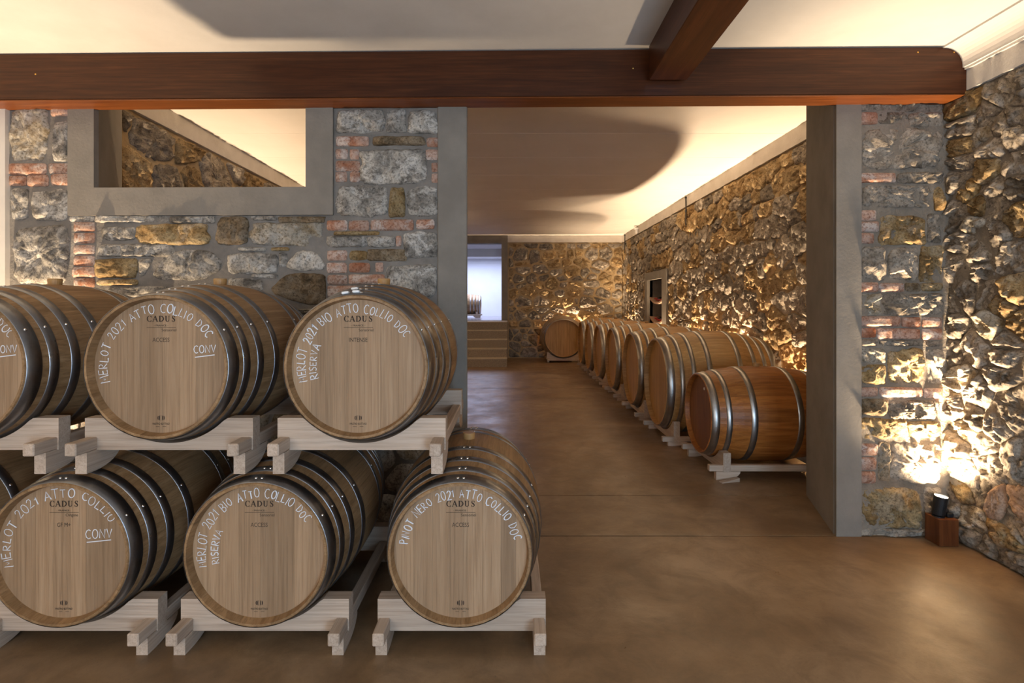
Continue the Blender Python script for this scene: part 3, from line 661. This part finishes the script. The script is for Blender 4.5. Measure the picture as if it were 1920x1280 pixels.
# ------------------------------------------------------------------ barrels
def barrel_spec(L, Rh, Rb, nst, hoops, stave_m, head_m, hoop_m, bounds, chime=.036, tk=.027, rivets=True, hooptk=.003):
    R = lambda y: Rb-(Rb-Rh)*abs((y-L/2)/(L/2))**2.0
    parts = []
    # one stave, shared by all
    ys = [0, .006, chime, .07] + [.07+(L-.14)*i/10 for i in range(1, 10)] + [L-.07, L-chime, L-.006, L]
    a = PI/nst*.9965; na = 4; V = []; F = []
    def ri(y):
        e = min(y, L-y)
        if e < chime: return R(y)-(.012+(.027-.012)*e/chime)
        return R(y)-tk
    for y in ys:
        ro = R(y)-(.003 if y in (0, L) else 0); r2 = ri(y)
        for i in range(na+1):
            t = -a+2*a*i/na; e = .0012 if i in (0, na) else 0
            V.append(((ro-e)*math.sin(t), y, (ro-e)*math.cos(t)))
        for i in range(na+1):
            t = a-2*a*i/na; V.append((r2*math.sin(t), y, r2*math.cos(t)))
    n = 2*(na+1)
    for k in range(len(ys)-1):
        for i in range(n):
            j = (i+1) % n; F.append((k*n+i, k*n+j, (k+1)*n+j, (k+1)*n+i))
    F.append(tuple(range(n))[::-1]); F.append(tuple((len(ys)-1)*n+i for i in range(n)))
    mb = MB(); mb.v = V; mb.f = F; sm_ = mb.me('stave', stave_m)
    for k in range(nst): parts.append(('stave', sm_, (0, 0, 0), (0, 2*PI*(k+.5)/nst, 0), []))
    # head boards
    hr = ri(chime-.001)+.003
    b = [-hr]+[x*hr for x in bounds]+[hr]
    for x0, x1 in zip(b[:-1], b[1:]):
        x0 += .00025; x1 -= .00025; m = 8
        top = [(x0+(x1-x0)*i/m) for i in range(m+1)]
        pts = [(x, math.sqrt(max(0, hr*hr-x*x))) for x in top]+[(x, -math.sqrt(max(0, hr*hr-x*x))) for x in reversed(top)]
        pts = [p for i, p in enumerate(pts) if i == 0 or math.dist(p, pts[i-1]) > 1e-5]
        if math.dist(pts[0], pts[-1]) < 1e-5: pts.pop()
        parts.append(('head_board', MB().prism(pts, 'Y', chime, chime+.02).me('head_board', head_m), (0, 0, 0), (0, 0, 0), []))
    parts.append(('rear_head', MB().prism([(hr*math.cos(2*PI*i/36), hr*math.sin(2*PI*i/36)) for i in range(36)], 'Y', L-chime-.02, L-chime).me('rear_head', head_m), (0, 0, 0), (0, 0, 0), []))
    rv = MB().lathe([(.0065, -.001), (.0062, .0018), (.004, .0036), (0, .0042)], 8).me('rivet', 'rivet', True)
    for hi, (h0, wd) in enumerate(hoops):
        for side in (0, 1):
            y0 = h0 if side == 0 else L-h0-wd; y1 = y0+wd
            prof = [(R(y0)+.0003, y0), (R(y0)+hooptk, y0+.001), (R((y0+y1)/2)+hooptk, (y0+y1)/2), (R(y1)+hooptk, y1-.001), (R(y1)+.0003, y1)]
            sub = []
            if rivets:
                for an in (-.035, .045, 1.05):
                    ym = (y0+y1)/2; rr = R(ym)+hooptk-.0003
                    sub.append(('rivet', rv, (rr*math.sin(an), ym, rr*math.cos(an)), (0, an, 0)))
            parts.append(('hoop', MB().lathe(prof, 72, 'Y').me('hoop', hoop_m, True), (0, 0, 0), (0, 0, 0), sub))
    parts.append(('bung', MB().lathe([(0, -.01), (.027, -.01), (.030, .022), (.028, .028), (0, .028)], 20).me('bung', 'bung'), (0, L/2, Rb), (0, 0, 0), []))
    return {'parts': parts, 'L': L, 'Rh': Rh, 'Rb': Rb, 'R': R, 'chime': chime}
def place_barrel(spec, loc, rotz, label, group, name='wine_barrel', roll=0.0):
    root = obj(name, None, None, loc, (0, 0, rotz)); root.empty_display_size = .1
    tag(root, label, 'barrel', group)
    for (nm, me, l, r, sub) in spec['parts']:
        p = obj(nm, me, root, l, r)
        for (n2, m2, l2, r2) in sub: obj(n2, m2, p, l2, r2)
    return root
HB = [(.004, .056), (.088, .039), (.178, .040), (.303, .042)]
SPEC_A = barrel_spec(.95, .285, .345, 30, HB, 'stave', 'head', 'hoop', [-.70, -.42, -.16, .10, .33, .60, .82])
SPEC_B = barrel_spec(.95, .285, .345, 28, HB, 'stave', 'head', 'hoop', [-.78, -.50, -.30, .02, .28, .52, .76])
SPEC_G = barrel_spec(1.12, .452, .543, 32, [(.004, .075), (.125, .045), (.235, .045), (.385, .05)], 'stave_gold', 'head_gold', 'hoop_zinc', [-.78, -.52, -.25, .03, .30, .57, .80], .05, .032, False, .0035)
SPEC_R = barrel_spec(1.02, .335, .402, 24, [(.004, .06), (.115, .042), (.300, .05)], 'stave_red', 'head_red', 'hoop_zinc', [-.7, -.4, -.1, .2, .5, .78], .04, .03, False, .0035)

# ------------------------------------------------------------------ cradles
def cradle_meshes(Rb, Rh, L, hw, drop):
    # local frame of the barrel: y along the axis, z=0 at the axis; drop = axis height over the ground
    zb, zt = -Rb-.004, -Rb*.632; zr = -Rb-.001; out = []
    R = lambda y: Rb-(Rb-Rh)*abs((y-L/2)/(L/2))**2.0
    for side in (0, 1):
        y0 = .085 if side == 0 else L-.145; y1 = y0+.06
        rs_ = R(y0+.06 if side == 0 else y0)+.0045
        n = 40; top = []
        for i in range(n+1):
            x = -hw+2*hw*i/n; z = zt
            if abs(x) < rs_: z = min(zt, -math.sqrt(rs_*rs_-x*x))
            top.append((x, max(z, zb+.014)))
        V = []; F = []
        for (x, z) in top:
            V += [(x, y0, zb), (x, y0, z), (x, y1, z), (x, y1, zb)]
        for i in range(n):
            b = i*4
            for j in range(4): F.append((b+j, b+4+j, b+4+(j+1) % 4, b+(j+1) % 4))
        F.append((0, 1, 2, 3)); F.append((n*4+3, n*4+2, n*4+1, n*4))
        mb = MB(); mb.v = V; mb.f = F
        out.append(('bolster', mb.me('bolster', 'pine_x'), (0, 0, 0)))
    rw = .046
    for sx in (-1, 1):
        xc = sx*(hw-.028)
        out.append(('rail', MB().bbox(xc-rw/2, -.025, zr-.0, xc+rw/2, L+.025, zr+.05, .004).me('rail', 'pine_y'), (0, 0, 0)))
        for fr in (0, 1):
            pts = [(.03, zr), (.03, -drop), (.075, -drop)]
            for i in range(1, 9):
                a = PI/2*i/8; pts.append((.075+.15*math.sin(a), -drop+(zr+drop)*(1-math.cos(a))))
            if fr: pts = [(L-y, z) for y, z in pts]
            out.append(('foot', MB().prism(pts, 'X', xc-rw/2, xc+rw/2).me('foot', 'pine_y'), (0, 0, 0)))
    return out
def place_cradle(meshes, loc, rotz, drop, label, group):
    root = obj('barrel_cradle', None, None, (loc[0], loc[1], loc[2]-drop), (0, 0, rotz)); root.empty_display_size = .1
    tag(root, label, 'cradle', group)
    for (nm, me, l) in meshes: obj(nm, me, root, (0, 0, drop))
    return root
CR_LOW = cradle_meshes(.345, .285, .95, .345, .413)
CR_UP = cradle_meshes(.345, .285, .95, .345, .430)
CR_G = cradle_meshes(.543, .452, 1.12, .40, .585)
CR_R = cradle_meshes(.402, .335, 1.02, .36, .470)

# ------------------------------------------------------------------ lettering
GL = {'A': (.62, [[(0, 0), (.3, 1), (.62, .02)], [(.1, .36), (.52, .38)]]), 'B': (.5, [[(.02, 0), (0, 1), (.32, .95), (.42, .75), (.3, .55), (.02, .5), (.38, .46), (.5, .25), (.34, .03), (.02, 0)]]),
      'C': (.55, [[(.55, .88), (.36, 1), (.14, .9), (0, .55), (.08, .18), (.3, 0), (.55, .1)]]), 'D': (.55, [[(.02, 0), (0, 1), (.32, .88), (.54, .52), (.4, .14), (.02, 0)]]),
      'E': (.5, [[(.5, 1), (0, .98), (.02, 0), (.5, .02)], [(0, .5), (.4, .53)]]), 'I': (.1, [[(.05, 1), (.05, 0)]]), 'L': (.46, [[(.03, 1), (0, 0), (.46, .03)]]),
      'M': (.7, [[(0, 0), (.06, 1), (.34, .4), (.64, 1), (.7, 0)]]), 'N': (.6, [[(0, 0), (.03, 1), (.57, 0), (.6, 1)]]),
      'O': (.6, [[(.3+.3*math.cos(PI/2+i*PI/7), .5+.5*math.sin(PI/2+i*PI/7)) for i in range(15)]]), '0': (.5, [[(.25+.25*math.cos(PI/2+i*PI/7), .5+.5*math.sin(PI/2+i*PI/7)) for i in range(15)]]),
      'P': (.48, [[(.02, 0), (0, 1), (.34, .96), (.48, .72), (.34, .5), (.02, .46)]]), 'R': (.54, [[(.02, 0), (0, 1), (.36, .94), (.46, .74), (.34, .54), (.02, .5), (.54, 0)]]),
      'S': (.48, [[(.46, .9), (.25, 1), (.04, .84), (.1, .6), (.38, .44), (.46, .2), (.24, 0), (0, .1)]]), 'T': (.58, [[(0, 1), (.58, .98)], [(.3, .99), (.28, 0)]]),
      'V': (.56, [[(0, 1), (.26, 0), (.56, 1)]]), '1': (.24, [[(0, .72), (.2, 1), (.18, 0)]]), '2': (.5, [[(0, .78), (.16, 1), (.38, .96), (.44, .72), (.26, .36), (0, .02), (.5, .04)]]), ' ': (.34, [])}
def ribbon(V, F, pts, wd, y):
    n = len(pts)
    if n < 2: return
    b = len(V); W = wd if isinstance(wd, (list, tuple)) else [wd]*n
    for i in range(n):
        p = Vector(pts[i]); a = Vector(pts[max(0, i-1)]); c = Vector(pts[min(n-1, i+1)])
        d = (c-a); d = d.normalized() if d.length > 1e-9 else Vector((1, 0)); nr = Vector((-d.y, d.x))*W[i]/2
        V += [(p.x+nr.x, y, p.y+nr.y), (p.x-nr.x, y, p.y-nr.y)]
    for i in range(n-1): F.append((b+2*i, b+2*i+1, b+2*i+3, b+2*i+2))
def arc_text(V, F, txt, r, a0, a1, h, y, wd=.0029, rnd=None, flush=None):
    rnd = rnd or random
    tot = sum(GL[c][0]+.22 for c in txt)-.22; cum = 0.0
    for c in txt:
        if c == ' ' and flush: flush()
        gw, strokes = GL[c]; t = (cum+gw/2)/tot; ang = a0+(a1-a0)*t
        hh = h*rnd.uniform(.88, 1.14); rr = r+rnd.uniform(-.004, .004); tilt = rnd.uniform(-.09, .09)
        up = Vector((math.cos(ang+tilt), math.sin(ang+tilt))); rt = Vector((up.y, -up.x)); base = Vector((math.cos(ang), math.sin(ang)))*(rr-hh/2)
        sw = min(1.25, abs(a1-a0)*r/tot/h*.97)
        for s in strokes:
            pts = [tuple(base+rt*((p[0]-gw/2)*hh*sw)+up*(p[1]*hh)) for p in s]
            ribbon(V, F, pts, wd, y)
            if rnd.random() < .35: ribbon(V, F, [(p[0]+.0022, p[1]+.001) for p in pts], wd*.7, y-.0001)
        cum += gw+.22
def line_text(V, F, txt, x, z, h, y, wd=.0034, slope=0.0):
    for c in txt:
        gw, strokes = GL[c]
        for s in strokes: ribbon(V, F, [(x+p[0]*h, z+p[1]*h+slope*(x)) for p in s], wd, y)
        x += (gw+.2)*h
    return x
def serif_cadus(V, F, x0, z0, h, y, width):
    T, t = .20*h, .075*h; u = width/5.0; st = lambda p, w: ribbon(V, F, [(a, b) for a, b in p], w, y)
    def ser(x, z, w): st([(x-w/2, z), (x+w/2, z)], t)
    def arc(cx, cz, rx, rz, a0, a1, n, wf): 
        P = []; W = []
        for i in range(n+1):
            a = a0+(a1-a0)*i/n; P.append((cx+rx*math.cos(a), cz+rz*math.sin(a))); W.append(t+(T-t)*wf(a))
        ribbon(V, F, P, W, y)
    # C
    x = x0+.20*h; arc(x+.40*h, z0+h/2, .38*h, .48*h, math.radians(48), math.radians(312), 18, lambda a: abs(math.cos(a))**1.5); st([(x+.67*h, z0+.98*h), (x+.67*h, z0+.68*h)], t*1.2); st([(x+.67*h, z0+.02*h), (x+.67*h, z0+.22*h)], t)
    # A
    x = x0+u*1.08; st([(x+.05*h, z0), (x+.42*h, z0+h)], t*1.2); st([(x+.40*h, z0+h), (x+.78*h, z0)], T); st([(x+.18*h, z0+.34*h), (x+.62*h, z0+.34*h)], t); ser(x+.05*h, z0+t/2, .24*h); ser(x+.79*h, z0+t/2, .28*h)
    # D
    x = x0+u*2.12; st([(x+.14*h, z0), (x+.14*h, z0+h)], T); arc(x+.18*h, z0+h/2, .58*h, .47*h, math.radians(-90), math.radians(90), 14, lambda a: abs(math.cos(a))**1.2); ser(x+.14*h, z0+t/2, .32*h); ser(x+.14*h, z0+h-t/2, .32*h)
    # U
    x = x0+u*3.14; st([(x+.14*h, z0+h), (x+.14*h, z0+.32*h)], T); arc(x+.39*h, z0+.32*h, .25*h, .30*h, math.radians(180), math.radians(360), 10, lambda a: .35 if math.cos(a) > 0 else .9*abs(math.cos(a))); st([(x+.64*h, z0+.32*h), (x+.64*h, z0+h)], t*1.2); ser(x+.14*h, z0+h-t/2, .34*h); ser(x+.64*h, z0+h-t/2, .28*h)
    # S
    x = x0+u*4.22; P = [(.50, .82), (.40, .96), (.26, .98), (.12, .90), (.09, .74), (.18, .60), (.36, .48), (.49, .34), (.50, .18), (.40, .05), (.25, .02), (.10, .08), (.05, .22)]
    W = [t, t, t*1.2, T*.6, T*.8, T, T*1.05, T, T*.8, T*.6, t*1.2, t, t]
    ribbon(V, F, [(x+a*h, z0+b*h) for a, b in P], W, y); st([(x+.52*h, z0+.98*h), (x+.52*h, z0+.72*h)], t*1.2); st([(x+.05*h, z0+.02*h), (x+.05*h, z0+.28*h)], t*1.2)
TXT = {}
def font_mesh(body, size, sx=1.0, mat='print', spacing=1.0):
    k = (body, size, sx, mat)
    if k in TXT: return TXT[k]
    c = bpy.data.curves.new('lettering', 'FONT'); c.body = body; c.size = size; c.align_x = 'CENTER'; c.space_character = spacing; c.resolution_u = 3
    o = bpy.data.objects.new('tmp_text', c); COL.objects.link(o)
    dg = bpy.context.evaluated_depsgraph_get(); dg.update()
    me = bpy.data.meshes.new_from_object(o.evaluated_get(dg)); bpy.data.objects.remove(o)
    for v in me.vertices: v.co = (v.co.x*sx, 0, v.co.y)
    me.materials.clear(); me.materials.append(M[mat]); me.name = 'lettering'; TXT[k] = me
    return me
def letter_barrel(root, spec, kind, sub, arc, inner=None, conv=None, seed=1, a0=196, a1=34):
    y = spec['chime']-.0008; rnd = random.Random(seed)
    V, F = [], []
    serif_cadus(V, F, -.060, .179, .0235, y, .122)
    ribbon(V, F, [(-.058, .1555), (.060, .1555)], .0014, y)
    obj('printed_lettering', mesh('printed_lettering', V, F, 'print'), root)['label'] = 'black burnt lettering on the head'
    V, F = [], []
    ribbon(V, F, [(-.021, -.2415), (-.006, -.2415)], .0012, y); ribbon(V, F, [(.006, -.2415), (.021, -.2415)], .0012, y)
    for sx in (-1, 1):     # barrel shaped mark of curved bars
        for k, (dx, hh) in enumerate(((.006, .011), (.0125, .009))):
            P = [(sx*(dx+.0035*math.cos(a)-.0035), -.207+hh*math.sin(a)) for a in [(-1.2+2.4*i/6) for i in range(7)]]
            ribbon(V, F, P, [.001, .0028, .0036, .0038, .0036, .0028, .001], y)
    obj('printed_emblem', mesh('printed_emblem', V, F, 'print'), root)['label'] = 'small black barrel mark'
    for body, size, sx, x, z, mt in (('- FRANCE -', .0095, 1.25, 0, .1605, 'print'), (sub, .0165, 1.0, .032, .140, 'print_soft'), (kind, .0245, .80, 0, .098, 'print_soft'), ('MASTRO BOTTAIO', .0118, .68, 0, -.2345, 'print')):
        me = font_mesh(body, size, sx, mt); obj('printed_lettering', me, root, (x, y, z))
    V, F = [], []
    def chalk():
        o = obj('chalk_lettering', mesh('chalk_lettering', V, F, 'chalk'), root); o['label'] = 'white chalk handwriting on the head'; V.clear(); F.clear()
    arc_text(V, F, arc, .232, math.radians(a0), math.radians(a1), .034, y-.0004, rnd=rnd, flush=chalk)
    chalk()
    if inner: arc_text(V, F, inner, .182, math.radians(196), math.radians(152), .028, y-.0004, rnd=rnd)
    if inner: chalk()
    if conv:
        cx = .088 if 'M+' in kind else .132; ch = .036 if 'M+' in kind else .030
        xe = line_text(V, F, conv, cx, .046, ch, y-.0004, slope=.05); ribbon(V, F, [(cx+.004, .036), (xe-.01, .046)], .0036, y-.0004)
        chalk()

# ------------------------------------------------------------------ place the stacked barrels
YF = 2.12; ZU, ZLW = 1.155, .413
GA = 'oak barrels stacked by the stone wall'; GC = 'cradles of the stacked barrels'
UP = [(-2.20, SPEC_A, 'ACCESS', 'Sensoriel', 'MERLOT 2021 ATTO COLLIO DOC', None, 'CONV', 'oak wine barrel cut off by the left edge, upper row of the stack', 'pale wooden cradle under the leftmost upper barrel'),
      (-1.402, SPEC_B, 'ACCESS', 'Sensoriel', 'MERLOT 2021 ATTO COLLIO DOC', None, 'CONV', 'upper row oak barrel chalked MERLOT 2021 with CONV underlined, printed ACCESS', 'pale wooden cradle under the middle barrel of the upper row'),
      (-.611, SPEC_A, 'INTENSE', 'Sensoriel', 'MERLOT 2021 BIO ATTO COLLIO DOC', 'RISERVA', None, 'upper row oak barrel printed INTENSE and chalked RISERVA, beside the grey pillar', 'pale wooden cradle under the upper barrel printed INTENSE')]
LO = [(-2.57, SPEC_B, 'ACCESS', 'Sensoriel', 'MERLOT 2021 ATTO COLLIO DOC', None, None, 'oak wine barrel mostly beyond the left edge, lower row of the stack', 'wooden cradle at the left edge under the leftmost lower barrel'),
      (-1.792, SPEC_A, 'GF M+', 'Origine', 'MERLOT 2021 ATTO COLLIO', None, 'CONV', 'lower row oak barrel printed GF M+ and chalked CONV underlined', 'pale wooden cradle under the lower barrel printed GF M+'),
      (-1.008, SPEC_B, 'ACCESS', 'Sensoriel', 'MERLOT 2021 BIO ATTO COLLIO DOC', 'RISERVA', None, 'lower row oak barrel chalked MERLOT 2021 BIO with RISERVA below', 'pale wooden cradle under the middle lower barrel chalked RISERVA'),
      (-.200, SPEC_A, 'ACCESS', 'Sensoriel', 'PINOT NERO 2021 ATTO COLLIO DOC', None, None, 'lower row oak barrel chalked PINOT NERO 2021, nearest the open floor', 'pale wooden cradle under the barrel chalked PINOT NERO')]
for row, z, cr, dr in ((UP, ZU, CR_UP, .430), (LO, ZLW, CR_LOW, .413)):
    for i, (x, sp, kind, sub, arc, inner, conv, lab, clab) in enumerate(row):
        b = place_barrel(sp, (x, YF, z), 0, lab, GA)
        a0, a1 = (172, 12) if 'PINOT' in arc else (196, 32)
        letter_barrel(b, sp, kind, sub, arc, inner, conv, i+int(z*100), a0, a1)
        place_cradle(cr, (x, YF, z), 0, dr, clab, GC)
        if kind == 'INTENSE':
            cm = MB().bbox(-.014, -.011, 0, .014, .011, .010, .003).me('clip', 'white')
            for (an, yy) in ((-.16, .024), (-.02, .030), (-.10, .10)):
                rr = sp['R'](yy)+.003; obj('clip', cm, b, (rr*math.sin(an), yy, rr*math.cos(an)), (0, an, 0))['label'] = 'white plastic clip on the hoop'

# ------------------------------------------------------------------ barrels of the far room
ordn = ['nearest', 'second', 'third', 'fourth', 'fifth', 'farthest']
for i, yy in enumerate((5.74, 6.93, 8.28, 9.55, 10.72, 11.84)):
    txt = ordn[i]+(' of the big golden oak barrels' if i in (0, 5) else ' big golden oak barrel from the front')+' in the row along the far wall'
    place_barrel(SPEC_G, (1.54, yy, .585), -PI/2, txt, 'golden oak barrels in the far room')
    place_cradle(CR_G, (1.54, yy, .585), -PI/2, .585, 'wooden cradle under the '+ordn[i]+' big golden barrel of the row', 'cradles in the far room')
place_barrel(SPEC_G, (1.29, 12.98, .600), 0, 'golden oak barrel facing the room, standing alone against the back stone wall', 'golden oak barrels in the far room')
place_cradle(CR_G, (1.29, 12.98, .600), 0, .600, 'wooden cradle under the barrel standing against the back stone wall', 'cradles in the far room')
rb = place_barrel(SPEC_R, (1.62, 4.66, .470), -PI/2, 'smaller red-brown barrel with zinc hoops half hidden by the right pillar', None)
obj('sticker', MB().prism([(.013*math.cos(2*PI*i/20), .013*math.sin(2*PI*i/20)) for i in range(20)], 'Y', .0385, .0398).me('sticker', 'white'), rb, (.06, 0, .215))['label'] = 'round white sticker'
place_cradle(CR_R, (1.62, 4.66, .470), -PI/2, .470, 'pale wooden cradle under the small red-brown barrel', 'cradles in the far room')
wg = obj('wooden_wedge', MB().prism([(0, 0), (.16, 0), (.16, .028), (0, .006)], 'Y', -.02, .02).me('wooden_wedge', 'pine_x'), None, (1.66, 4.24, 0), (0, 0, .25))
tag(wg, 'small wooden wedge on the floor at the foot of the red-brown barrel cradle', 'wedge')
SPEC_U = barrel_spec(.95, .285, .345, 24, [(.004, .05), (.09, .035), (.19, .035), (.30, .035)], 'stave', 'head', 'hoop_zinc', [-.6, -.2, .2, .6], rivets=False)
place_barrel(SPEC_U, (-1.90, 17.3, 1.413), -PI/2, 'hooped barrel in the blue-lit room beyond the doorway', None)
place_cradle(CR_LOW, (-1.90, 17.3, 1.413), -PI/2, .413, 'cradle under the barrel in the blue-lit room', None)

# ------------------------------------------------------------------ floor spotlight by the right wall
fl = obj('floor_spotlight', None, None, (2.545, 3.170, 0), (0, 0, 0)); fl.empty_display_size = .05
tag(fl, 'black cylindrical floor spotlight lit on a cherry wood block in the stone corner', 'spotlight')
obj('wooden_block', MB().bbox(-.056, -.056, 0, .056, .056, .155, .002).me('wooden_block', 'cherry_z'), fl)
obj('base_plate', MB().lathe([(0, .155), (.032, .155), (.032, .161), (0, .161)], 20).me('base_plate', 'black'), fl, (-.020, 0, 0))
cyl = obj('lamp_body', MB().lathe([(0, 0), (.030, 0), (.034, .006), (.036, .112), (.0335, .114), (.0325, .105), (0, .105)], 28).me('lamp_body', 'black', False), fl, (-.020, 0, .166), (math.radians(5), math.radians(5), 0))
obj('lens', MB().lathe([(0, .107), (.032, .107), (.032, .1085), (0, .109)], 24).me('lens', 'lens'), cyl)
obj('driver_box', MB().bbox(.018, -.025, .155, .055, .03, .180, .004).me('driver_box', 'black'), fl)
obj('knob', MB().lathe([(0, -.012), (.011, -.012), (.011, .012), (0, .012)], 14).me('knob', 'black'), fl, (.022, .0, .190), (0, PI/2, 0))
spot_light('floor_spotlight_spill', (2.512, 3.150, .300), (2.545, 3.16, 2.6), 125, WARM_N, 132, 1.0, .045)
spot_light('floor_spotlight_beam', (2.512, 3.150, .300), (2.56, 3.20, 2.6), 330, WARM_N, 64, 1.0, .045)
